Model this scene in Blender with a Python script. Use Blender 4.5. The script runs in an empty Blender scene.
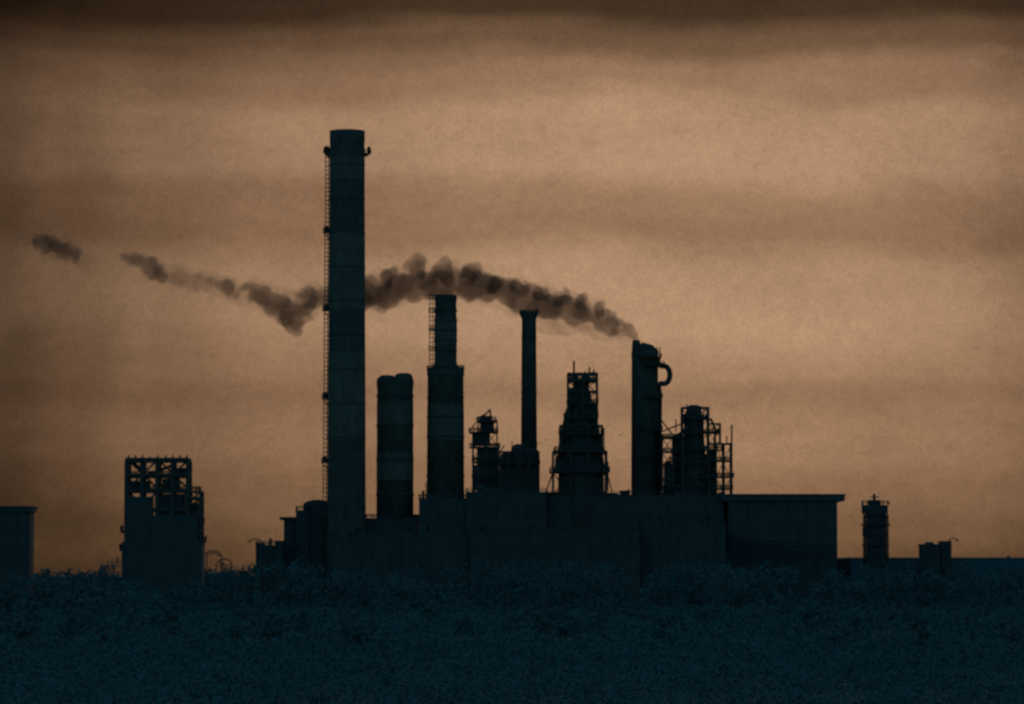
import bpy, bmesh, math, random
import numpy as np
from mathutils import Vector, Matrix
random.seed(7); rng=np.random.default_rng(11)
sc=bpy.context.scene
CAMZ=12.0; F=4000.0; TH=math.atan(223/4000.0)
# ---------- survey helpers: metres on the plane at distance D ----------
def wx(px,D=1400.0): return (px-512)/F*D
def wz(py,D=1400.0):
    v=352-py
    return CAMZ+D*(F*math.sin(TH)+v*math.cos(TH))/(F*math.cos(TH)-v*math.sin(TH))
def m(px,D=1400.0): return px/F*D

# ---------- materials ----------
def mat(name,c1,c2,scale=0.3,rough=0.85,stretch=(1,1,1),metal=0.0,bump=0.0):
    M=bpy.data.materials.new(name); M.use_nodes=True
    nt=M.node_tree; N=nt.nodes; L=nt.links; b=N['Principled BSDF']
    tc=N.new('ShaderNodeTexCoord'); mp=N.new('ShaderNodeMapping'); mp.inputs['Scale'].default_value=stretch
    L.new(tc.outputs['Object'],mp.inputs['Vector'])
    n=N.new('ShaderNodeTexNoise'); n.inputs['Scale'].default_value=scale; n.inputs['Detail'].default_value=6; n.inputs['Roughness'].default_value=0.7
    L.new(mp.outputs[0],n.inputs['Vector'])
    r=N.new('ShaderNodeValToRGB'); r.color_ramp.elements[0].position=0.35; r.color_ramp.elements[1].position=0.68
    r.color_ramp.elements[0].color=(*c1,1); r.color_ramp.elements[1].color=(*c2,1)
    L.new(n.outputs['Fac'],r.inputs['Fac']); L.new(r.outputs[0],b.inputs['Base Color'])
    b.inputs['Roughness'].default_value=rough; b.inputs['Metallic'].default_value=metal
    b.inputs['Specular IOR Level'].default_value=0.05
    return M
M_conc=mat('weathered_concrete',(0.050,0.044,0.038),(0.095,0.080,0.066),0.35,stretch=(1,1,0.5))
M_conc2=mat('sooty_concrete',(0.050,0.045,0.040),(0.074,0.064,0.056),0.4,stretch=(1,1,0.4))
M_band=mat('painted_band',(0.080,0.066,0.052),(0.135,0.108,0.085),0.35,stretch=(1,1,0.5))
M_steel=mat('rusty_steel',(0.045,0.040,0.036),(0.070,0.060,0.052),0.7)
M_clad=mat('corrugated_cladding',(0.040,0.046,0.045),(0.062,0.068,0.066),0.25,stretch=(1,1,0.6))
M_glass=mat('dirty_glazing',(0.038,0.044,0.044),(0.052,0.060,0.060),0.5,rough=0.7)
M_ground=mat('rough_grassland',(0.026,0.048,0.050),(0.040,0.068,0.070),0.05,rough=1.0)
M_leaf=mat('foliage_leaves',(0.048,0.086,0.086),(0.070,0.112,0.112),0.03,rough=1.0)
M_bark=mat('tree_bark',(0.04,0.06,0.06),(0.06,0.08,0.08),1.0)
M_bird=mat('dark_feathers',(0.05,0.05,0.05),(0.1,0.1,0.1),3.0)

# ---------- geometry helpers ----------
class Part:
    def __init__(s): s.bm=bmesh.new()
    def hexa(s,v,):
        vs=[s.bm.verts.new(p) for p in v]
        for f in ((0,3,2,1),(4,5,6,7),(0,1,5,4),(1,2,6,5),(2,3,7,6),(3,0,4,7)):
            s.bm.faces.new([vs[i] for i in f])
    def box(s,x0,x1,y0,y1,z0,z1):
        s.hexa([(x0,y0,z0),(x1,y0,z0),(x1,y1,z0),(x0,y1,z0),(x0,y0,z1),(x1,y0,z1),(x1,y1,z1),(x0,y1,z1)])
    def taper(s,xa0,xa1,ya0,ya1,z0,xb0,xb1,yb0,yb1,z1):
        s.hexa([(xa0,ya0,z0),(xa1,ya0,z0),(xa1,ya1,z0),(xa0,ya1,z0),(xb0,yb0,z1),(xb1,yb0,z1),(xb1,yb1,z1),(xb0,yb1,z1)])
    def rev(s,x,y,prof,seg=40,cap=True):
        rings=[]
        for (r,z) in prof:
            rings.append([s.bm.verts.new((x+r*math.cos(2*math.pi*i/seg),y+r*math.sin(2*math.pi*i/seg),z)) for i in range(seg)])
        for a,b in zip(rings[:-1],rings[1:]):
            for i in range(seg):
                f=s.bm.faces.new((a[i],a[(i+1)%seg],b[(i+1)%seg],b[i])); f.smooth=True
        if cap:
            s.bm.faces.new(list(reversed(rings[0]))); s.bm.faces.new(rings[-1])
    def beam(s,p,q,t=0.3,t2=None):
        p=Vector(p);q=Vector(q);d=(q-p)
        if d.length<1e-4: return
        d.normalize(); up=Vector((0,0,1)) if abs(d.z)<0.9 else Vector((0,1,0))
        a=d.cross(up).normalized(); b=a.cross(d).normalized(); t2=t2 or t
        a*=t/2; b*=t2/2
        s.hexa([p-a-b,p+a-b,p+a+b,p-a+b,q-a-b,q+a-b,q+a+b,q-a+b])
    def tube(s,pts,r,seg=14):
        pts=[Vector(p) for p in pts]; rings=[]
        for i,p in enumerate(pts):
            d=(pts[min(i+1,len(pts)-1)]-pts[max(i-1,0)]).normalized()
            a=d.cross(Vector((0,1,0.01))).normalized(); b=a.cross(d).normalized()
            rr=r[i] if isinstance(r,(list,tuple)) else r
            rings.append([s.bm.verts.new(p+a*rr*math.cos(2*math.pi*k/seg)+b*rr*math.sin(2*math.pi*k/seg)) for k in range(seg)])
        for a,b in zip(rings[:-1],rings[1:]):
            for i in range(seg):
                f=s.bm.faces.new((a[i],a[(i+1)%seg],b[(i+1)%seg],b[i])); f.smooth=True
        s.bm.faces.new(list(reversed(rings[0]))); s.bm.faces.new(rings[-1])
    def rail(s,x0,x1,y0,y1,z,h=1.2,step=2.0,t=0.12):
        for (a,b) in (((x0,y0),(x1,y0)),((x1,y0),(x1,y1)),((x1,y1),(x0,y1)),((x0,y1),(x0,y0))):
            s.line_rail(a,b,z,h,step,t)
    def line_rail(s,a,b,z,h=1.2,step=2.0,t=0.12):
        L=math.hypot(b[0]-a[0],b[1]-a[1]); n=max(1,int(L/step))
        for i in range(n+1):
            k=i/n; x=a[0]+(b[0]-a[0])*k; y=a[1]+(b[1]-a[1])*k
            s.beam((x,y,z),(x,y,z+h),t)
        for hh in (h,h*0.55): s.beam((a[0],a[1],z+hh),(b[0],b[1],z+hh),t)
    def ring_rail(s,x,y,r,z,h=1.2,n=20,t=0.12):
        P=[(x+r*math.cos(2*math.pi*i/n),y+r*math.sin(2*math.pi*i/n)) for i in range(n)]
        for i in range(n):
            a=P[i];b=P[(i+1)%n]; s.beam((*a,z),(*a,z+h),t); s.beam((*a,z+h),(*b,z+h),t); s.beam((*a,z+h*.5),(*b,z+h*.5),t)
    def ladder(s,x,y,z0,z1,w=0.9,out=(-1,0)):
        ox,oy=out; px,py=-oy,ox
        for k in (-w/2,w/2): s.beam((x+px*k,y+py*k,z0),(x+px*k,y+py*k,z1),0.22)
        z=z0
        while z<z1:
            s.beam((x-px*w/2,y-py*w/2,z),(x+px*w/2,y+py*w/2,z),0.1)
            z+=0.9
        z=z0+2
        while z<z1:
            c=[(x+px*w/2,y+py*w/2),(x+px*w*.6+ox*.7,y+py*w*.6+oy*.7),(x+ox*1.1,y+oy*1.1),(x-px*w*.6+ox*.7,y-py*w*.6+oy*.7),(x-px*w/2,y-py*w/2)]
            for a,b in zip(c[:-1],c[1:]): s.beam((*a,z),(*b,z),0.22)
            s.beam((x,y,z),(x-ox*1.2,y-oy*1.2,z),0.25)
            z+=1.5
        s.beam((x+ox*1.1,y+oy*1.1,z0+2),(x+ox*1.1,y+oy*1.1,z1),0.3)
    def frame(s,x0,x1,y0,y1,zs,t=0.5,brace=True,nx=1,xb=True):
        xs=[x0+(x1-x0)*i/nx for i in range(nx+1)]
        for x in xs:
            for y in (y0,y1): s.beam((x,y,zs[0]),(x,y,zs[-1]),t)
        for z in zs[1:]:
            for y in (y0,y1): s.beam((x0,y,z),(x1,y,z),t*.8)
            for x in xs: s.beam((x,y0,z),(x,y1,z),t*.8)
        if brace:
            for j in range(len(zs)-1):
                for i in range(nx):
                    if (i+j)%2==0 or xb:
                        s.beam((xs[i],y0,zs[j]),(xs[i+1],y0,zs[j+1]),t*.5)
                    if (i+j)%2==1 or xb:
                        s.beam((xs[i+1],y1,zs[j]),(xs[i],y1,zs[j+1]),t*.5)
    def done(s,name,parent,material,bevel=0):
        me=bpy.data.meshes.new(name); bmesh.ops.recalc_face_normals(s.bm,faces=s.bm.faces[:]); s.bm.to_mesh(me); s.bm.free()
        o=bpy.data.objects.new(name,me); sc.collection.objects.link(o); me.materials.append(material)
        if parent is not None:
            o.parent=parent; o.matrix_parent_inverse=Matrix.Translation(-parent.location)
        return o
def empty(name,x,y,z=0):
    e=bpy.data.objects.new(name,None); e.location=(x,y,z); sc.collection.objects.link(e); return e

# ================= CHIMNEYS =================
def tall_chimney():
    D=1385; cx=wx(346.5,D); y=D; E=empty('tall_chimney',cx,y)
    top=wz(131,D); r0=m(19.8,D); r1=m(17.4,D)
    rr=lambda z:r0+(r1-r0)*z/top
    p=Part(); n=24
    prof=[(rr(top*i/n),top*i/n) for i in range(n)]+[(rr(top-4),top-4),(r1*1.02,top-3.4),(r1*1.02,top),(r1*.8,top),(r1*.78,top-5)]
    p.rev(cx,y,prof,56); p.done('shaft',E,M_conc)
    p=Part()
    for (a,b) in ((wz(310,D),wz(232,D)),(wz(440,D),wz(352,D)),(wz(180,D),wz(158,D))):
        p.rev(cx,y,[(rr(a)+.05,a),(rr(b)+.05,b)],56,cap=False)
    p.done('painted_bands',E,M_band)
    p=Part()
    for i in range(1,14):
        z=top*i/14; p.rev(cx,y,[(rr(z)+.02,z-.25),(rr(z)+.16,z-.2),(rr(z)+.16,z+.2),(rr(z)+.02,z+.25)],56,cap=False)
    p.done('steel_hoops',E,M_conc2)
    p=Part()
    zs=[6,wz(520,D),wz(462,D),wz(398,D),wz(310,D),wz(232,D),wz(152,D)]
    for a,b in zip(zs[:-1],zs[1:]):
        xx=cx-rr((a+b)/2)-0.3
        p.ladder(xx,y,a,b,out=(-1,0))
    for z in zs[1:]:
        xa=cx-rr(z); p.box(xa-2.1,xa+.3,y-1.6,y+1.6,z-.4,z)
        p.rail(xa-2.0,xa-.1,y-1.5,y+1.5,z,1.3,.7,.18)
        p.beam((xa,y,z-2.4),(xa-1.9,y,z-.2),.35); p.box(xa-1.7,xa-.2,y-.8,y+.8,z,z+2)
    for sx in (-1,1):
        z=wz(153,D); xa=cx+sx*r1
        p.taper(*sorted((xa-sx*.3,xa+sx*.6)),y-1,y+1,z-1.2,*sorted((xa-sx*.3,xa+sx*2.3)),y-1.6,y+1.6,z)
        p.rail(*sorted((xa,xa+sx*2.2)),y-1.5,y+1.5,z,1.2,.8,.15)
        p.box(*sorted((xa+sx*1.0,xa+sx*2.1)),y-.5,y+.5,z,z+2.2)
    p.done('ladder_and_balconies',E,M_steel)
    p=Part(); p.rev(cx,y,[(r0*1.25,0),(r0*1.25,3),(r0*1.02,4.5)],48); p.done('plinth',E,M_conc2)
tall_chimney()

def twin_topped():
    D=1400; cx=wx(395,D); y=D; E=empty('squat_chimney',cx,y)
    top=wz(380,D); r0=m(19,D); r1=m(18,D)
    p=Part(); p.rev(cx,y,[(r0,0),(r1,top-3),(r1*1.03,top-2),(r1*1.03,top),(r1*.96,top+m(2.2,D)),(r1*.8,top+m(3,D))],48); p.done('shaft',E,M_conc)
    p=Part()
    for dx,w,h in ((-8.2,8.0,4.6),(8.6,9,6.6)):
        x=cx+m(dx,D)
        for dy in (-2,2):
            p.rev(x,y+dy,[(m(w,D)*.98,top),(m(w,D),top+m(h*.5,D)),(m(w,D)*.88,top+m(h*.8,D)),(m(w,D)*.55,top+m(h,D))],24)
    p.done('flue_cowls',E,M_conc)
    p=Part()
    for f in (.35,.5,.65,.8,.93):
        z=top*f; r=r0+(r1-r0)*f; p.rev(cx,y,[(r,z-.5),(r+.2,z-.4),(r+.2,z+.4),(r,z+.5)],48,cap=False)
    p.ladder(cx+2,y+r0+.7,8,top,out=(0,1))
    p.done('hoops_and_ladder',E,M_conc2)
    p=Part()
    for a,b in ((428,402),(480,452)):
        za,zb=wz(a,D),wz(b,D); f=lambda z:r0+(r1-r0)*z/top
        p.rev(cx,y,[(f(za)+.06,za),(f(zb)+.06,zb)],48,cap=False)
    p.done('painted_bands',E,M_band)
twin_topped()

def stepped():
    D=1400; cx=wx(445.5,D); y=D; E=empty('stepped_chimney',cx,y)
    zs=wz(372,D); top=wz(295,D); r0=m(19.5,D); r1=m(18,D); ru=m(11.2,D); rt=m(10.8,D)
    p=Part()
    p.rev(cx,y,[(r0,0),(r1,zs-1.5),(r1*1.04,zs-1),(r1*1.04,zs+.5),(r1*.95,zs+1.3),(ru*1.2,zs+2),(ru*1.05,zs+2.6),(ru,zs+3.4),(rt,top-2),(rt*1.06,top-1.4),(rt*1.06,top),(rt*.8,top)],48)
    p.done('shaft',E,M_conc)
    p=Part()
    for f in range(10):
        z=12+f*(zs-14)/10; r=r0+(r1-r0)*z/zs; p.rev(cx,y,[(r,z-.3),(r+.2,z-.25),(r+.2,z+.25),(r,z+.3)],48,cap=False)
    for i in range(1,6):
        z=zs+4+i*(top-zs-6)/6; p.rev(cx,y,[(ru,z-.2),(ru+.22,z-.2),(ru+.22,z+.2),(ru,z+.2)],40,cap=False)
    p.ladder(cx-ru-.6,y,zs+1,top+.6,out=(-1,0)); p.ladder(cx+3,y+r0+.7,10,zs,out=(0,1))
    for q in (330,312,350):
        z=wz(q,D); p.box(cx-ru-2.0,cx-ru+.2,y-1.5,y+1.5,z-.25,z); p.rail(cx-ru-1.9,cx-ru,y-1.4,y+1.4,z,1.2,1,.14)
    p.ring_rail(cx,y,r1*1.03,zs+.5,1.6,28,.25)
    for dx in (-1.6,.2,1.7): p.beam((cx+dx,y,top),(cx+dx,y,top+1.6),.25)
    p.done('ladders_and_rails',E,M_steel)
    p=Part()
    for a,b in ((440,405),(345,318)):
        za,zb=wz(a,D),wz(b,D); f=(lambda z:r0+(r1-r0)*z/zs) if a>372 else (lambda z:ru+.02)
        p.rev(cx,y,[(f(za)+.06,za),(f(zb)+.06,zb)],48,cap=False)
    p.done('painted_bands',E,M_band)
stepped()

def slim():
    D=1410; cx=wx(529,D); y=D; E=empty('slim_chimney',cx,y)
    top=wz(311,D); r0=m(9,D); r1=m(7.2,D)
    p=Part(); zc=wz(316,D)
    p.rev(cx,y,[(r0,0),(r1,zc-1),(r1*1.2,zc),(r1*1.3,zc+.6),(r1*1.3,top-.4),(r1*1.2,top),(r1*.8,top)],36); p.done('shaft',E,M_conc)
    p=Part(); p.ladder(cx,y+r0+.5,10,top,out=(0,1)); p.ring_rail(cx,y,r1*1.3,zc+.6,1.5,16,.2)
    for i in range(1,11):
        z=top*i/11; r=r0+(r1-r0)*i/11; p.rev(cx,y,[(r,z-.2),(r+.15,z-.2),(r+.15,z+.2),(r,z+.2)],36,cap=False)
    p.done('ladder_and_hoops',E,M_steel)
slim()

def smoking():
    D=1405; cx=wx(645,D); y=D; E=empty('smoking_chimney',cx,y)
    top=wz(352,D); r0=m(14.5,D); r1=m(13.2,D)
    X=lambda a:wx(a,D); Z=lambda a:wz(a,D)
    p=Part(); p.rev(cx,y,[(r0,0),(r1,top-2),(r1*1.03,top-1.5),(r1*1.03,top),(r1*.8,top)],48); p.done('shaft',E,M_conc)
    p=Part()
    p.rev(X(636.5),y,[(m(4.6,D),top-1),(m(4.2,D),Z(342)),(m(3.2,D),Z(340))],20)
    p.tube([(X(640),y,Z(352)),(X(644),y,Z(347)),(X(650),y,Z(349)),(X(656),y,Z(355))],m(5,D))
    p.taper(X(640),X(660),y-3,y+3,Z(364),X(643),X(657),y-2.4,y+2.4,Z(350))
    c=(664.0,375.0); pts=[]
    for i in range(13):
        a=math.radians(150-i*22); pts.append((X(c[0]+6.0*math.cos(a)),y-1,Z(c[1]-9*math.sin(a))))
    pts=[(X(655),y-1,Z(362))]+pts[2:]+[(X(657),y-1,Z(388))]
    p.tube(pts,m(2.7,D))
    p.tube([(X(660),y+2,Z(388)),(X(660.5),y+2,Z(400)),(X(660),y+2,Z(440)),(X(660),y+2,Z(500))],m(2.0,D))
    p.done('gas_pipes',E,M_steel)
    p=Part()
    for a,b,c in ((638,661,358),(641,664,366),(642,662,398),(642,662,430),(642,662,460)):
        z=Z(c); p.box(X(a),X(b),y-r1-1.5,y+r1+1.5,z-.3,z); p.rail(X(a),X(b),y-r1-1.4,y+r1+1.4,z,1.3,1.6,.18)
    p.ladder(cx,y+r0+.6,10,top,out=(0,1))
    for k in (652,657,660): p.beam((X(k),y,Z(362)),(X(k),y,Z(347)),.35)
    p.done('platforms_and_ladder',E,M_steel)
smoking()

# ================= FURNACES AND PROCESS TOWERS =================
def blast_furnace():
    D=1395; cx=wx(581,D); y=D; E=empty('blast_furnace',cx,y); X=lambda a:wx(a,D); Z=lambda a:wz(a,D)
    p=Part()
    p.rev(cx,y,[(m(23,D),0),(m(23,D),Z(480)),(m(22,D),Z(466)),(m(18,D),Z(452)),(m(17,D),Z(442)),(m(14,D),Z(434)),(m(12,D),Z(420)),(m(11,D),Z(412)),(m(11,D),Z(400)),(m(10,D),Z(393)),(m(8,D),Z(388)),(m(8,D),Z(382)),(m(6,D),Z(379))],28)
    p.done('furnace_shell',E,M_steel)
    p=Part()
    for h,(a,b) in ((381,(568,597)),(404,(567,598)),(418,(564,598)),(434,(559,603)),(452,(554,604)),(472,(550,609))):
        z=Z(h); w=X(b)-X(a); p.box(X(a),X(b),y-w/2,y+w/2,z-.4,z); p.rail(X(a),X(b),y-w/2,y+w/2,z,1.5,1.5,.25)
    p.frame(X(568),X(597),y-5,y+5,[Z(436),Z(418),Z(404),Z(392),Z(380),Z(374)],.7,nx=2)
    p.frame(X(560),X(602),y-6,y+6,[Z(452),Z(436),Z(426)],.6,nx=3)
    p.frame(X(553),X(606),y-8,y+8,[Z(495),Z(472),Z(452)],.7,nx=3)
    p.done('platforms',E,M_steel)
    p=Part()
    p.tube([(X(558),y-2,Z(470)),(X(562),y-2,Z(440)),(X(568),y-2,Z(412)),(X(575),y-2,Z(396))],m(2.9,D))
    p.tube([(X(602),y-2,Z(470)),(X(598),y-2,Z(440)),(X(592),y-2,Z(410)),(X(586),y-2,Z(396))],m(2.9,D))
    p.rev(X(575.5),y,[(m(2.6,D),Z(384)),(m(2.6,D),Z(375)),(m(1.2,D),Z(373))],14)
    p.rev(X(586),y,[(m(4.2,D),Z(384)),(m(4.2,D),Z(378)),(m(1.5,D),Z(375))],14)
    p.box(X(568),X(576),y-3,y+3,Z(403.5),Z(388)); p.box(X(586),X(596),y-3,y+3,Z(417.5),Z(404)); p.box(X(555),X(565),y-3,y+3,Z(471),Z(459)); p.box(X(562),X(572),y-4,y+4,Z(433),Z(424)); p.box(X(596),X(603),y-3,y+3,Z(451),Z(441))
    for a,t,b,w in ((574,361,384,.7),(578,374,384,.4),(589.5,367,384,.6),(594,369,384,.45),(570,376,384,.4),(585,371,384,.35),(556,446,472,.45),(604,428,452,.4),(608,462,490,.4),(553,460,490,.4)):
        p.beam((X(a),y,Z(b)),(X(a),y,Z(t)),w)
    p.beam((X(571),y,Z(377)),(X(595),y,Z(372)),.4); p.beam((X(546),y,Z(492)),(X(553),y,Z(472)),.5); p.beam((X(612),y,Z(492)),(X(606),y,Z(468)),.4)
    p.done('top_gear_and_uptakes',E,M_steel)
blast_furnace()

def hoist_tower():
    D=1402; y=D; E=empty('hoist_tower',wx(484,D),y); X=lambda a:wx(a,D); Z=lambda a:wz(a,D)
    p=Part()
    p.frame(X(473),X(499),y-5,y+5,[0,20,Z(495),Z(475),Z(458),Z(445)],.6,nx=2)
    p.frame(X(478),X(497),y-4,y+4,[Z(445),Z(432),Z(421)],.5,nx=2)
    for a,b,h in ((470,500,447),(469,498,432),(477,496,421),(472,500,462),(472,500,478)):
        p.box(X(a),X(b),y-5.5,y+5.5,Z(h)-.45,Z(h)); p.rail(X(a),X(b),y-5.4,y+5.4,Z(h),1.3,1.6,.2)
    p.beam((X(478),y,Z(421)),(X(490),y,Z(410)),.6); p.beam((X(491),y,Z(421)),(X(490),y,Z(409)),.6)
    p.beam((X(476),y,Z(419)),(X(486),y,Z(414)),.6); p.beam((X(469),y,Z(432)),(X(477),y,Z(421)),.4)
    p.done('steel_frame',E,M_steel)
    p=Part()
    p.box(X(477),X(498),y-3.6,y+3.6,0,Z(449)); p.box(X(472),X(490),y-3,y+3,Z(444.6),Z(434)); p.box(X(480),X(494),y-3,y+3,Z(431.6),Z(423)); p.box(X(480),X(492),y-3,y+3,Z(420.5),Z(416)); p.box(X(473),X(476.8),y-3,y+3,Z(490),Z(465))
    p.done('bins_and_machine_house',E,M_clad)
hoist_tower()

def stoves():
    D=1398; y=D; E=empty('hot_stove_block',wx(518,D),y); X=lambda a:wx(a,D); Z=lambda a:wz(a,D)
    p=Part()
    for a,r,t in ((507,7,452),(519,8,444),(532,7,448)):
        p.rev(X(a),y,[(m(r,D),0),(m(r,D),Z(t+5)),(m(r*.85,D),Z(t+2)),(m(r*.4,D),Z(t))],24)
    p.done('stove_vessels',E,M_steel)
    p=Part()
    p.box(X(498),X(540),y-4,y+4,Z(464)-.3,Z(464)); p.rail(X(498),X(540),y-4,y+4,Z(464),1.3,1.8,.2)
    p.box(X(498),X(537),y-4,y+4,25,Z(470)); p.box(X(500),X(510),y-4,y+4,Z(463.5),Z(456))
    p.frame(X(499),X(539),y-5,y+5,[Z(495),Z(478),Z(464),Z(452)],.45,nx=4)
    p.beam((X(512),y,Z(450)),(X(512),y,Z(441)),.35); p.beam((X(536),y,Z(454)),(X(537),y,Z(442)),.4); p.beam((X(500),y,Z(454)),(X(504),y,Z(445)),.4)
    p.done('manifold_and_platform',E,M_steel)
stoves()

def cracker():
    D=1400; y=D; E=empty('process_tower',wx(695,D),y); X=lambda a:wx(a,D); Z=lambda a:wz(a,D)
    p=Part()
    p.rev(X(694),y,[(m(13,D),0),(m(13,D),Z(462)),(m(11,D),Z(450)),(m(10,D),Z(430)),(m(10,D),Z(418)),(m(8,D),Z(412)),(m(7,D),Z(409)),(m(6,D),Z(406)),(m(4,D),Z(405))],24)
    p.rev(X(678),y+2,[(m(6,D),0),(m(6,D),Z(446)),(m(5,D),Z(438)),(m(3,D),Z(434))],20)
    p.rev(X(711),y+1,[(m(4,D),0),(m(4,D),Z(452)),(m(3,D),Z(449))],16)
    p.rev(X(668),y+1,[(m(4,D),0),(m(4,D),Z(464)),(m(3,D),Z(461))],16)
    p.done('vessels',E,M_steel)
    p=Part()
    p.frame(X(682),X(708),y-5,y+5,[Z(492),Z(478),Z(463),Z(448),Z(433),Z(419),Z(408)],.6,nx=2)
    p.frame(X(708),X(731),y-5,y+5,[0,Z(510),Z(489),Z(477),Z(461),Z(444)],.55,nx=3,xb=False)
    p.frame(X(708),X(720),y-4,y+4,[Z(444),Z(432),Z(424)],.45,nx=1)
    p.frame(X(662),X(684),y-4,y+4,[Z(492),Z(480),Z(466),Z(452),Z(437)],.55,nx=2)
    p.beam((X(731),y-5,Z(444)),(X(731),y-5,Z(425)),.55); p.beam((X(726),y-5,Z(444)),(X(726),y-5,Z(436)),.4)
    for a,b,h in ((685,706,419),(683,718,433),(684,722,450),(670,731,461),(700,733,477),(664,732,489),(660,684,452),(662,680,438)):
        p.box(X(a),X(b),y-5.5,y+5.5,Z(h)-.3,Z(h)); p.rail(X(a),X(b),y-5.4,y+5.4,Z(h),1.3,1.8,.2)
    p.beam((X(661),y-2,Z(420)),(X(676),y-2,Z(440)),.5); p.beam((X(661),y-2,Z(432)),(X(684),y-2,Z(423)),.5); p.beam((X(661),y-2,Z(418)),(X(661),y-2,Z(492)),.5)
    p.beam((X(676),y,Z(432)),(X(676),y,Z(419)),.4); p.beam((X(672),y,Z(437)),(X(689),y,Z(428)),.5)
    p.tube([(X(703),y-3,Z(418)),(X(711),y-3,Z(420)),(X(715),y-3,Z(430)),(X(714),y-3,Z(450)),(X(716),y-3,Z(490))],m(1.3,D))
    p.tube([(X(689),y-4,Z(412)),(X(683),y-4,Z(416)),(X(681),y-4,Z(432)),(X(681),y-4,Z(490))],m(1.2,D))
    p.box(X(708),X(716),y-3,y+3,Z(489),Z(480)); p.box(X(664),X(674),y-3,y+3,Z(488),Z(470)); p.box(X(705),X(714),y-3,y+3,Z(460),Z(454))
    for a,t in ((687,404),(691,405),(701,406),(704,409)): p.beam((X(a),y,Z(419)),(X(a),y,Z(t)),.4)
    p.done('steelwork_and_pipes',E,M_steel)
cracker()

def gantry_tower():
    D=1350; y=D; E=empty('winding_tower',wx(162,D),y); X=lambda a:wx(a,D); Z=lambda a:wz(a,D)
    p=Part()
    p.frame(X(128),X(189),y-5,y+5,[0,Z(560),Z(530),Z(510),Z(491),Z(475),Z(461)],1.3,nx=4,xb=False)
    p.beam((X(127),y-5,Z(460)),(X(190),y-5,Z(460)),1.3); p.beam((X(127),y+5,Z(460)),(X(190),y+5,Z(460)),1.3)
    for a in (130,137,144,151,159,167,174,181,188):
        p.beam((X(a),y-5,Z(461)),(X(a),y-5,Z(455.5 if a!=151 else 457)),.5)
    p.beam((X(133),y,Z(462)),(X(147),y,Z(476)),1.1); p.beam((X(146),y,Z(476)),(X(176),y,Z(464)),1.0)
    for h in (476,491,508): p.box(X(129),X(188),y-4.6,y+4.6,Z(h)-.7,Z(h)); 
    p.rail(X(128),X(200),y-4.5,y+4.5,Z(491),1.4,2,.22); p.rail(X(129),X(188),y-4.5,y+4.5,Z(476),1.4,2,.22)
    p.frame(X(189),X(202),y-5,y+5,[0,Z(560),Z(530),Z(506),Z(492)],.8)
    p.box(X(189),X(203),y-5,y+5,Z(500),Z(497)); p.beam((X(196),y,Z(497)),(X(197),y,Z(487)),.5); p.beam((X(200),y,Z(497)),(X(200),y,Z(489)),.45)
    p.beam((X(190),y,Z(506)),(X(202),y,Z(498)),.6)
    for a,b,h in ((121,127,548),(122,127,530),(199,206,540),(200,204,522)): p.box(X(a),X(b),y-4,y+4,Z(h+3),Z(h)); p.rail(X(a),X(b),y-4,y+4,Z(h),1.3,1.5,.2)
    p.done('steel_frame',E,M_steel)
    p=Part()
    p.box(X(127),X(153),y-5.7,y+4,0,Z(497)); p.box(X(153.1),X(199),y-5.9,y+4,0,Z(516)); p.box(X(156),X(185),y-4,y+4,Z(516),Z(494)); p.box(X(189),X(199),y-3.4,y+3.4,Z(516),Z(503))
    p.box(X(163),X(180),y-3,y+3,Z(490.5),Z(479)); p.box(X(131),X(150),y-3,y+3,Z(490.5),Z(481)); p.box(X(124),X(204),y-6.5,y+5,0,Z(542))
    p.box(X(176),X(187),y-3,y+3,Z(475),Z(468)); p.box(X(149),X(160),y-3,y+3,Z(475),Z(471))
    p.done('bunker_cladding',E,M_clad)
gantry_tower()

def control_tower():
    D=1420; y=D; E=empty('transfer_tower',wx(875,D),y); X=lambda a:wx(a,D); Z=lambda a:wz(a,D)
    p=Part()
    p.box(X(866),X(885),y-2,y+2,0,Z(514)); p.box(X(862),X(887),y-2.6,y+2.6,Z(514),Z(505)); p.box(X(868),X(880),y-2,y+2,Z(505),Z(500))
    p.box(X(862.5),X(866),y-2,y+2,Z(536),Z(527)); p.done('clad_shaft',E,M_clad)
    p=Part()
    p.rail(X(862),X(888),y-2.5,y+2.5,Z(505),1.4,1.6,.2); p.beam((X(874),y,Z(500)),(X(874),y,Z(494)),.9); p.beam((X(870),y,Z(497)),(X(879),y,Z(497)),.4)
    p.frame(X(864),X(887),y-2.8,y+2.8,[Z(575),Z(555),Z(535),Z(515)],.45)
    p.box(X(861),X(889),y-3,y+3,Z(525.5),Z(524)); p.box(X(862),X(888),y-3,y+3,Z(546),Z(544.5))
    p.done('stair_steelwork',E,M_steel)
control_tower()

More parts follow.
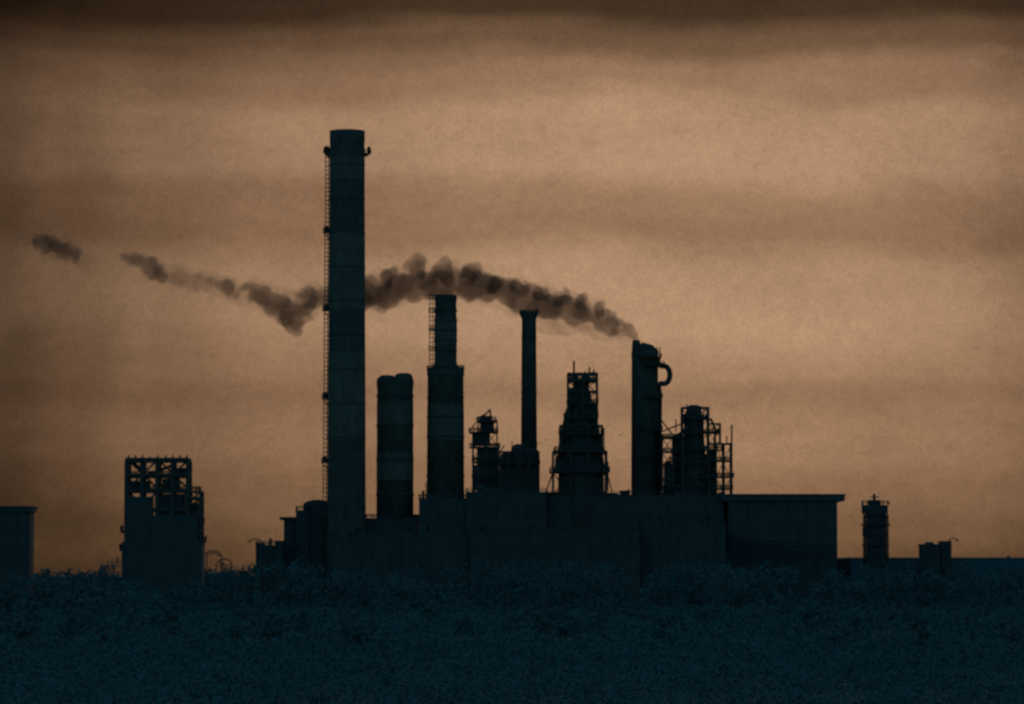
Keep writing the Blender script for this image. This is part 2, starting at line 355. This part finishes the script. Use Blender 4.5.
# ================= BUILDINGS =================
def shed(name,a,b,top,D,depth,eave=0.0,slab=0,clad=M_clad,winrow=(),mon=None,rail=False,curved=False,clut=4.0,ch=4.2):
    X=lambda q:wx(q,D); Z=lambda q:wz(q,D); x0,x1=X(a),X(b); E=empty(name,(x0+x1)/2,D+depth/2)
    zt=Z(top); y0=D; y1=D+depth
    p=Part(); p.box(x0,x1,y0,y1,0,zt-(m(slab,D) if slab else .6))
    p.done('walls',E,clad)
    p=Part(); e=m(eave,D)+.15
    if slab:
        p.box(x0-e,x1+e,y0-min(e,1.2),y1+e,zt-m(slab,D),zt-.5)
        p.box(x0-e-.3,x1+e+.3,y0-min(e,1.2)-.3,y1+e+.3,zt-.5,zt)
    elif curved:
        n=10
        for i in range(n):
            a0=math.pi*i/n;a1=math.pi*(i+1)/n; c=(x0+x1)/2;w=(x1-x0)/2+.3;h=m(6,D)
            p.hexa([(c-w*math.cos(a0),y0-.3,zt-.7),(c-w*math.cos(a1),y0-.3,zt-.7),(c-w*math.cos(a1),y1+.3,zt-.7),(c-w*math.cos(a0),y1+.3,zt-.7),
                    (c-w*math.cos(a0),y0-.3,zt-.2+h*math.sin(a0)),(c-w*math.cos(a1),y0-.3,zt-.2+h*math.sin(a1)),(c-w*math.cos(a1),y1+.3,zt-.2+h*math.sin(a1)),(c-w*math.cos(a0),y1+.3,zt-.2+h*math.sin(a0))])
    else:
        p.box(x0-e,x1+e,y0-e,y1+e,zt-.6,zt)
    if mon:
        for (c,d,h) in mon: p.box(X(c),X(d),y0+depth*.25,y0+depth*.6,zt,zt+m(h,D))
    p.done('roof',E,clad)
    p=Part()
    n=max(3,int((x1-x0)/3.2))
    for i in range(n+1):
        x=x0+.25+(x1-x0-.5)*i/n; p.box(x-.12,x+.12,y0-.2,y0+.05,0,zt-m(slab,D)-.7)
    p.done('pilasters',E,clad)
    if winrow:
        p=Part(); q=Part()
        for (wt,wb) in winrow:
            for i in range(n):
                if random.random()<.15: continue
                xa=x0+.25+(x1-x0-.5)*i/n+.45; xb=xa+(x1-x0-.5)/n-.9
                p.box(xa,xb,y0-.06,y0+.05,Z(wb),Z(wt)); q.box(xa-.1,xb+.1,y0-.16,y0+.03,Z(wb)-.25,Z(wb)-.02)
                q.box((xa+xb)/2-.06,(xa+xb)/2+.06,y0-.12,y0-.07,Z(wb),Z(wt))
        p.done('windows',E,M_glass); q.done('sills',E,clad)
    if rail:
        p=Part(); p.rail(x0,x1,y0,y1,zt,1.3,2.4,.18)
        for i in range(int((x1-x0)/clut)):
            x=x0+random.uniform(1,(x1-x0)-1); yy=y0+random.uniform(1,depth-1); h=random.uniform(1.2,ch)
            c=random.random()
            if c<.35: p.rev(x,yy,[(.45,zt),(.45,zt+h),(.8,zt+h+.1),(.2,zt+h+.6)],10)
            elif c<.75: w=random.uniform(.8,2.2); p.box(max(x-w,x0),min(x+w,x1),yy-1,yy+1,zt,zt+h*.65)
            else: p.beam((x,yy,zt),(x,yy,zt+h*1.5),.3)
        p.done('roof_rail_and_vents',E,M_clad)
    return E
shed('factory_hall',728,837,494,1385,70,eave=7,slab=7,winrow=((520,534),(550,562)))
shed('rolling_mill_building',548,724,495,1388,60,winrow=((512,522),(540,552)),mon=((556,566,4),(600,618,3),(664,700,3)),rail=True)
shed('casting_house',466,547,492,1384,34,winrow=((505,515),),rail=True,mon=((480,500,4),))
shed('boiler_house',419,466,498,1386,16,winrow=((512,522),(545,555)),rail=True,clut=2.5)
shed('pump_house',365,418,518,1390,16,winrow=((535,543),),rail=True,ch=3)
shed('compressor_house',304,331,505,1392,14,curved=True,winrow=((520,530),))
shed('conveyor_house',296,309,510,1391,8,rail=True,ch=2.5)
shed('switch_house',284,303,517,1394,10,eave=3,slab=3,winrow=((530,538),))
shed('storage_shed',838,850,560,1430,20)
shed('brick_warehouse',-28,30,506,1300,12,eave=2,slab=6,winrow=((525,535),(548,558)))
shed('low_workshop',921,940,544,1450,10,mon=((926,934,2),))
shed('low_workshop',941,951,541,1455,10)
shed('low_workshop',256,284,545,1385,10,rail=True,clut=3,ch=2.5)
shed('ore_bunker',332,470,537,1350,18,rail=True)
shed('sinter_plant',470,640,532,1345,20,rail=True,winrow=((545,553),))
shed('gas_cleaning_plant',640,726,525,1352,20,rail=True)
def pipebridge():
    D=1372;y=D;E=empty('pipe_bridge',wx(780,D),y); X=lambda a:wx(a,D); Z=lambda a:wz(a,D)
    p=Part()
    for k,h in enumerate((537,541,545)): p.tube([(X(727),y+k*1.2,Z(h)),(X(740),y+k*1.2,Z(h)),(X(832),y+k*1.2,Z(h+8))],.5)
    for a in range(727,830,26): p.frame(X(a),X(a+4),y-1,y+3.5,[0,Z(570),Z(553)],.3)
    p.done('pipes_and_trestles',E,M_clad)
pipebridge()

def lamp(px,top,D,side=-1,arm=2.6):
    x=wx(px,D);z=wz(top,D);E=empty('street_lamp',x,D); p=Part()
    p.rev(x,D,[(.22,0),(.18,z-2),(.15,z-1.2)],10)
    pts=[(x,D,z-1.6)]+[(x+side*arm*(1-math.cos(t))*.5,D,z-1.2+1.2*math.sin(t)) for t in (0.5,1,1.6,2.1,2.7)]
    p.tube(pts,.18,8); p.done('pole_and_arm',E,M_steel)
    p=Part(); q=pts[-1]; p.taper(q[0]-.65,q[0]+.65,D-.3,D+.3,q[2]-.3,q[0]-.4,q[0]+.4,D-.2,D+.2,q[2]+.05); p.done('lantern_head',E,M_steel)
lamp(262,539,1200,-1,4); lamp(268,541,1240,1,4); lamp(222,551,1180,-1,5); lamp(232,559,1150,-1,4); lamp(207,553,1210,1,4); lamp(948,538,1300,1,3.0)

def bird(px,py,D,s,flap,yaw):
    x=wx(px,D);z=wz(py,D);p=Part()
    c=math.cos(yaw);sn=math.sin(yaw)
    R=lambda a,b,h:(x+(a*c-b*sn)*s,D+(a*sn+b*c)*s,z+h*s)
    p.tube([R(-.5,0,.02),R(-.3,0,.03),R(0,0,0),R(.3,0,.03),R(.45,0,.09),R(.6,0,.06)],[.02*s,.08*s,.13*s,.1*s,.06*s,.01*s],8)
    bm=p.bm
    for sd in (-1,1):
        v=[R(.18,sd*.08,.05),R(-.12,sd*.08,.05),R(-.1,sd*.6,.05+flap*.5),R(.2,sd*.6,.07+flap*.55),R(-.25,sd*1.25,.05+flap*.35)]
        vs=[bm.verts.new(q) for q in v]; bm.faces.new((vs[0],vs[1],vs[2],vs[3])); bm.faces.new((vs[3],vs[2],vs[4]))
    v=[bm.verts.new(R(-.45,0,.03)),bm.verts.new(R(-.75,.14,.02)),bm.verts.new(R(-.75,-.14,.02))]; bm.faces.new(v)
    p.done('bird',None,M_bird)
for b in ((540,443,1300,1.4,.5,1.4),(547,440,1310,1.4,.2,1.2),(621,435,1290,1.3,.7,2.0)): bird(*b)

# ================= GROUND =================
p=Part(); bm=p.bm
xs=[-30000,-6000,-2500,-1200]+list(range(-800,801,40))+[1200,2500,6000,30000]
ys=[-30000,-5000,-1000,-200]+list(range(0,2001,40))+[2600,4000,8000,16000,60000]
grid=[[bm.verts.new((x,y,0 if (y<500 or y>1200) else 0.5*math.sin(x*.013+y*.007)*math.sin(y*.011+1))) for x in xs] for y in ys]
for j in range(len(ys)-1):
    for i in range(len(xs)-1):
        f=bm.faces.new((grid[j][i],grid[j][i+1],grid[j+1][i+1],grid[j+1][i])); f.smooth=True
p.done('ground',None,M_ground)
p=Part(); D=1470
p.taper(wx(842,D),900,D-24,D+60,-.5,wx(846,D),890,D,D+40,wz(557.5,D)); p.done('embankment',None,M_ground)

# ================= VEGETATION =================
def leaf_quads(P,s):
    n=len(P)
    u=rng.normal(size=(n,3)); u/=np.linalg.norm(u,axis=1)[:,None]
    v=np.cross(u,rng.normal(size=(n,3))); v/=np.linalg.norm(v,axis=1)[:,None]
    s=s[:,None]
    return np.stack([P-u*s,P-v*s*.6,P+u*s,P+v*s*.6],1).reshape(-1,3)
VV=[];V=[];Fc=[]
def add_tree(x,y,h,w,n,ls):
    def limb(a,b,r0,r1):
        base=len(V)
        for (c,r) in ((a,r0),(b,r1)):
            for k in range(4): V.append((c[0]+r*math.cos(k*1.57),c[1]+r*math.sin(k*1.57),c[2]))
        for k in range(4): Fc.append((base+k,base+(k+1)%4,base+4+(k+1)%4,base+4+k))
    limb((x,y,-.5),(x+random.uniform(-.4,.4),y,h*.7),.03*h,.008*h)
    cl=[]
    for i in range(8):
        a=random.uniform(0,6.28); rr=w*random.uniform(.25,.85); zz=h*random.uniform(.25,.88)
        c=(x+rr*math.cos(a),y+rr*math.sin(a),zz); cl.append((c,w*random.uniform(.25,.5)))
        limb((x,y,zz*.6),c,.012*h,.004*h)
    cl.append(((x,y,h*.82),w*.4))
    idx=rng.integers(0,len(cl),n)
    C=np.array([cl[i][0] for i in idx]); R=np.array([cl[i][1] for i in idx])
    d=rng.normal(size=(n,3)); d/=np.linalg.norm(d,axis=1)[:,None]
    P=C+d*(R*rng.uniform(.45,1.1,n))[:,None]*np.array([1,1,.8]); P[:,2]=np.clip(P[:,2],.2,h)
    VV.append(leaf_quads(P,ls*rng.uniform(.5,1.2,n)))
for i in range(340):
    D=random.uniform(1120,1335); x=random.uniform(-300,300); px=512+x/D*F
    h=random.uniform(6,11.5) if px<250 else random.uniform(8,17.5)
    add_tree(x,D,h,h*random.uniform(.4,.6),260,.65)
for i in range(150):   # lower, sparser trees leading from the field up to the belt
    D=random.uniform(640,1120); x=random.uniform(-.2,.2)*D; h=random.uniform(3,5)+6*((D-640)/480)*random.random()
    add_tree(x,D,h,h*random.uniform(.5,.75),200,.5)
for i in range(90):
    D=random.uniform(1480,1640); x=wx(random.uniform(-60,330),D); h=random.uniform(10,14.5)
    add_tree(x,D,h,h*.7,200,1.0)
for px,top,D in ((108,556,1250),(116,562,1250),(212,564,1230),(222,560,1240),(238,563,1230),(250,564,1220),(262,558,1260),(275,560,1260),(300,552,1290),(60,572,1240),(82,569,1240),(44,567,1220),(18,572,1230),(96,566,1230),(228,568,1250)):
    h=wz(top,D); add_tree(wx(px,D),D,h,h*.38,420,.5)
nb=6000
by=np.sqrt(rng.uniform(330.**2,1340.**2,nb)); bx=rng.uniform(-.22,.22,nb)*by
bh=rng.uniform(1.0,3.2,nb)*(.5+.6*by/1000); br_=bh*rng.uniform(1.0,1.9,nb)
k=58; idx=np.repeat(np.arange(nb),k)
d=rng.normal(size=(nb*k,3)); d/=np.linalg.norm(d,axis=1)[:,None]; d[:,2]=np.abs(d[:,2])
rad=rng.uniform(.5,1.08,nb*k)
P=np.stack([bx[idx]+d[:,0]*br_[idx]*rad,by[idx]+d[:,1]*br_[idx]*rad,d[:,2]*bh[idx]*rad+.1],1)
VV.append(leaf_quads(P,(.08+.44*by[idx]/1000)*rng.uniform(.6,1.2,nb*k)))
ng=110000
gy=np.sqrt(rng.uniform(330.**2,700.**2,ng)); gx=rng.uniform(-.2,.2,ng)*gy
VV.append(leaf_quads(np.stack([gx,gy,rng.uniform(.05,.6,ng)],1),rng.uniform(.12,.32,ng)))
A=np.concatenate(VV); nq=len(A)//4
def mass(name,A,nq,material):
    me=bpy.data.meshes.new(name); me.vertices.add(len(A)); me.vertices.foreach_set('co',A.astype(np.float32).ravel())
    me.loops.add(nq*4); me.loops.foreach_set('vertex_index',np.arange(nq*4,dtype=np.int32)); me.polygons.add(nq)
    me.polygons.foreach_set('loop_start',np.arange(0,nq*4,4,dtype=np.int32)); me.update(calc_edges=True); me.validate()
    o=bpy.data.objects.new(name,me); sc.collection.objects.link(o); me.materials.append(material); return o
TE=empty('tree_belt',0,1200)
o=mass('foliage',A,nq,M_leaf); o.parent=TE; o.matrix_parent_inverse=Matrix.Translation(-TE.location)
me=bpy.data.meshes.new('trunks_and_limbs'); me.from_pydata(V,[],Fc); me.materials.append(M_bark); me.update()
o=bpy.data.objects.new('trunks_and_limbs',me); sc.collection.objects.link(o); o.parent=TE; o.matrix_parent_inverse=Matrix.Translation(-TE.location)

# ================= SMOKE =================
def smoke_mat(name,dens,warm=(0.78,0.64,0.52),scat=.2):
    M=bpy.data.materials.new(name); M.use_nodes=True; nt=M.node_tree; nt.nodes.clear(); N=nt.nodes;L=nt.links
    out=N.new('ShaderNodeOutputMaterial'); a=N.new('ShaderNodeVolumeAbsorption'); s=N.new('ShaderNodeVolumeScatter'); ad=N.new('ShaderNodeAddShader')
    a.inputs['Color'].default_value=(.20,.14,.11,1); a.inputs['Density'].default_value=dens
    s.inputs['Color'].default_value=(*warm,1); s.inputs['Density'].default_value=dens*scat; s.inputs['Anisotropy'].default_value=.4
    L.new(a.outputs[0],ad.inputs[0]); L.new(s.outputs[0],ad.inputs[1]); L.new(ad.outputs[0],out.inputs['Volume'])
    return M
SM1=smoke_mat('dense_smoke',.165); SM2=smoke_mat('thin_smoke',.13); SM3=smoke_mat('wispy_smoke',.05); SM4=smoke_mat('faint_smoke',.025)
DP=1418.0
PE=empty('smoke_plume',wx(637,DP),DP,wz(340,DP))
def puffs(name,path,mt,dens=1.0,spread=.9,vox=.5,disp=1.6,seed=0,rs=1.22,n_=4):
    R=random.Random(seed); bm=bmesh.new()
    pts=[]
    for (a,b) in zip(path[:-1],path[1:]):
        L=math.hypot(b[0]-a[0],b[1]-a[1]); n=max(1,int(L/(.45*(a[2]+b[2])/2)*dens))
        for i in range(n):
            k=i/n; pts.append(tuple(a[j]+(b[j]-a[j])*k for j in range(3)))
    pts.append(path[-1])
    for (px,py,r) in pts:
        for j in range(n_):
            rr=r*rs*R.uniform(.32,.66); an=R.uniform(0,6.28); q=(r*rs-rr)*spread*R.uniform(.5,1.3)
            x=wx(px+q*math.cos(an),DP); z=wz(py-q*math.sin(an),DP); y=DP+m(R.uniform(-1,1)*r*.8)
            bmesh.ops.create_icosphere(bm,subdivisions=2,radius=m(rr),matrix=Matrix.Translation((x,y,z)))
    me=bpy.data.meshes.new(name); bm.to_mesh(me); bm.free()
    o=bpy.data.objects.new(name,me); sc.collection.objects.link(o); me.materials.append(mt)
    o.parent=PE; o.matrix_parent_inverse=Matrix.Translation(-PE.location)
    r=o.modifiers.new('r','REMESH'); r.mode='VOXEL'; r.voxel_size=vox; r.use_smooth_shade=True
    t=bpy.data.textures.new(name+'_t','CLOUDS'); t.noise_scale=2.6; t.noise_depth=4
    d=o.modifiers.new('d','DISPLACE'); d.texture=t; d.strength=disp; d.mid_level=.5; d.texture_coords='GLOBAL'
puffs('plume_core',[(636.5,339,3.5),(632,334,6),(622,329,9.5),(605,321,12),(585,314,13.5),(560,307,15),(535,300,16),(510,294,16),(490,289,15.5),(468,285,15),(445,285,15),(425,287,15),(400,289,16.5),(380,293,17),(362,296,15)],SM1,seed=2)
# separate rolling heads along the top of the plume
for i,(a,b,r) in enumerate(((600,307,8),(582,300,9),(563,294,10),(543,290,10),(521,286,12),(497,280,11),(471,273,13),(444,269,14),(416,266,13),(390,274,12))):
    puffs('plume_billow_%d'%(i+1),[(a,b,r),(a-2,b+5,r)],SM1,seed=40+i,rs=1.05,n_=5,disp=1.4)
puffs('plume_shroud',[(620,330,10),(590,316,17),(550,304,19),(500,292,19),(450,282,19),(410,283,21),(375,292,20)],SM4,seed=14,rs=1.2,disp=3)
puffs('plume_lower',[(634,338,5),(618,335,7),(595,332,8),(570,330,8),(548,329,9),(536,323,8)],SM3,seed=5)
puffs('plume_thin',[(362,296,15),(340,297,13),(318,298,12),(300,298,10)],SM2,seed=6)
puffs('plume_drifting',[(314,297,7),(308,312,9),(294,320,14),(280,307,14),(266,297,11),(248,290,9)],SM1,seed=8,rs=1.15,disp=2.4)
puffs('plume_veil',[(322,296,15),(296,308,22),(264,298,18),(230,290,15),(190,282,13),(160,274,12),(135,260,11),(118,254,6)],SM4,seed=19,rs=1.2,disp=4)
puffs('plume_wisp_a',[(238,295,8),(222,288,14),(214,284,11)],SM2,seed=9,disp=3,rs=1.0,n_=3)
puffs('plume_wisp_b',[(204,284,10),(190,282,9),(178,279,10),(168,277,7)],SM3,seed=19,disp=3)
puffs('plume_tail',[(158,275,8),(148,267,10),(136,261,8),(124,256,5)],SM1,seed=10,disp=3)
puffs('plume_tail_end',[(76,260,5),(70,252,10),(54,246,11),(38,241,8)],SM1,seed=12,disp=3)
puffs('plume_tail_veil',[(86,262,7),(70,252,15),(50,246,15),(26,240,10),(14,238,6)],SM4,seed=22,disp=4)

# ================= WORLD =================
def lin(c): 
    f=lambda v:(v/12.92 if v<=.04045 else ((v+.055)/1.055)**2.4)
    return tuple(f(v/255) for v in c)
W=bpy.data.worlds.new('World'); sc.world=W; W.use_nodes=True; nt=W.node_tree; N=nt.nodes;L=nt.links; N.clear()
out=N.new('ShaderNodeOutputWorld'); tc=N.new('ShaderNodeTexCoord'); sp=N.new('ShaderNodeSeparateXYZ'); L.new(tc.outputs['Generated'],sp.inputs[0])
def math_(op,a,b=None,c=None,clamp=False):
    n=N.new('ShaderNodeMath'); n.operation=op; n.use_clamp=clamp
    for i,v in enumerate((a,b,c)):
        if v is None: continue
        if isinstance(v,(int,float)): n.inputs[i].default_value=v
        else: L.new(v,n.inputs[i])
    return n.outputs[0]
def noise(scale,vec,detail=4,rough=.5,loc=(0,0,0)):
    mp=N.new('ShaderNodeMapping'); mp.inputs['Scale'].default_value=vec; mp.inputs['Location'].default_value=loc; L.new(tc.outputs['Generated'],mp.inputs[0])
    n=N.new('ShaderNodeTexNoise'); n.inputs['Scale'].default_value=scale; n.inputs['Detail'].default_value=detail; n.inputs['Roughness'].default_value=rough
    L.new(mp.outputs[0],n.inputs['Vector']); return math_('SUBTRACT',n.outputs['Fac'],.5)
def ramp(fac,stops):
    r=N.new('ShaderNodeValToRGB'); cr=r.color_ramp; cr.interpolation='EASE'
    while len(cr.elements)<len(stops): cr.elements.new(.5)
    for e,(p_,c) in zip(cr.elements,stops): e.position=p_; e.color=(*c,1)
    L.new(fac,r.inputs[0]); return r.outputs[0]
n1=noise(5,(1,1,6),3); n2=noise(14,(1,1,3.2),5,.6); n3=noise(260,(1,1,1.3),4,.7); n4=noise(18,(1,1,2.4),6,.6,(3,1,2)); n5=noise(1500,(1,1,1),2,.7)
e=math_('DIVIDE',sp.outputs['Z'],.16)
e=math_('ADD',e,math_('MULTIPLY',n1,.14)); e=math_('ADD',e,math_('MULTIPLY',n2,.10))
st=[(575,(102,74,50)),(530,(122,92,65)),(480,(141,107,79)),(430,(158,122,92)),(400,(149,114,86)),(370,(161,125,95)),(320,(178,141,109)),(270,(172,136,105)),(235,(150,115,87)),(205,(153,118,90)),(160,(174,137,107)),(110,(175,138,107)),(75,(148,114,87)),(40,(110,83,61)),(5,(68,50,35)),(-60,(46,34,25))]  # cloud bands by elevation; dark top stops also carry painted vignette falloff
col=ramp(e,[((575-a)/640,lin(c)) for a,c in st])
u=math_('DIVIDE',math_('ADD',sp.outputs['X'],.15),.3,clamp=True)
side=ramp(math_('ADD',u,math_('MULTIPLY',n2,.08)),[(.0,(.14,.13,.12)),(.073,(.24,.23,.22)),(.13,(.38,.365,.35)),(.2,(.56,.545,.53)),(.33,(.82,.81,.80)),(.49,(1,)*3),(.74,(1.02,)*3),(.86,(.90,)*3),(.94,(.68,.67,.66)),(1,(.5,.5,.5))])  # lens vignette towards left and right edges, multiplied into the sky colour
def vm(a,b,k=None):
    n=N.new('ShaderNodeVectorMath'); n.operation='MULTIPLY' if k is None else 'SCALE'
    L.new(a,n.inputs[0])
    if k is None: L.new(b,n.inputs[1])
    else: L.new(k,n.inputs['Scale'])
    return n.outputs[0]
col=vm(col,side)
br=math_('ADD',1.0,math_('ADD',math_('MULTIPLY',n4,.6),math_('ADD',math_('MULTIPLY',n3,.36),math_('MULTIPLY',n5,.55))))
col=vm(col,None,br)
bgA=N.new('ShaderNodeBackground'); L.new(col,bgA.inputs[0]); bgA.inputs[1].default_value=1.0
sky=N.new('ShaderNodeTexSky'); sky.sky_type='NISHITA'; sky.sun_disc=False; sky.sun_elevation=math.radians(4); sky.sun_rotation=math.radians(8); sky.dust_density=2; sky.ozone_density=4
tint=N.new('ShaderNodeVectorMath'); tint.operation='MULTIPLY'; tint.inputs[1].default_value=(.84,1.1,.84); L.new(sky.outputs[0],tint.inputs[0])
bgB=N.new('ShaderNodeBackground'); L.new(tint.outputs[0],bgB.inputs[0]); bgB.inputs[1].default_value=.30
def smooth(v,a,b):
    n=N.new('ShaderNodeMapRange'); n.interpolation_type='SMOOTHSTEP'; n.inputs[1].default_value=a; n.inputs[2].default_value=b; L.new(v,n.inputs[0]); return n.outputs[0]
mask=math_('MULTIPLY',smooth(sp.outputs['Y'],.2,.7),math_('SUBTRACT',1.0,smooth(sp.outputs['Z'],.17,.5)))
mx=N.new('ShaderNodeMixShader'); L.new(mask,mx.inputs[0]); L.new(bgB.outputs[0],mx.inputs[1]); L.new(bgA.outputs[0],mx.inputs[2]); L.new(mx.outputs[0],out.inputs[0])
sd=bpy.data.lights.new('sun','SUN'); sd.energy=.12; sd.angle=math.radians(12); sd.color=(1,.8,.6)
so=bpy.data.objects.new('sun',sd); sc.collection.objects.link(so)
az=math.radians(8); el=math.radians(4); dr=Vector((math.sin(az)*math.cos(el),math.cos(az)*math.cos(el),math.sin(el)))
so.rotation_euler=dr.to_track_quat('Z','Y').to_euler(); so.location=(0,900,200)

# ================= CAMERA =================
cd=bpy.data.cameras.new('camera'); co=bpy.data.objects.new('camera',cd); sc.collection.objects.link(co); sc.camera=co
co.location=(0,0,CAMZ); co.rotation_euler=(math.pi/2+TH,0,0); cd.lens=36*F/1024; cd.sensor_width=36; cd.clip_start=1; cd.clip_end=100000
cd.dof.use_dof=True; cd.dof.focus_distance=150; cd.dof.aperture_fstop=1.4
sc.view_settings.view_transform='Standard'; sc.view_settings.look='None'; sc.view_settings.exposure=0
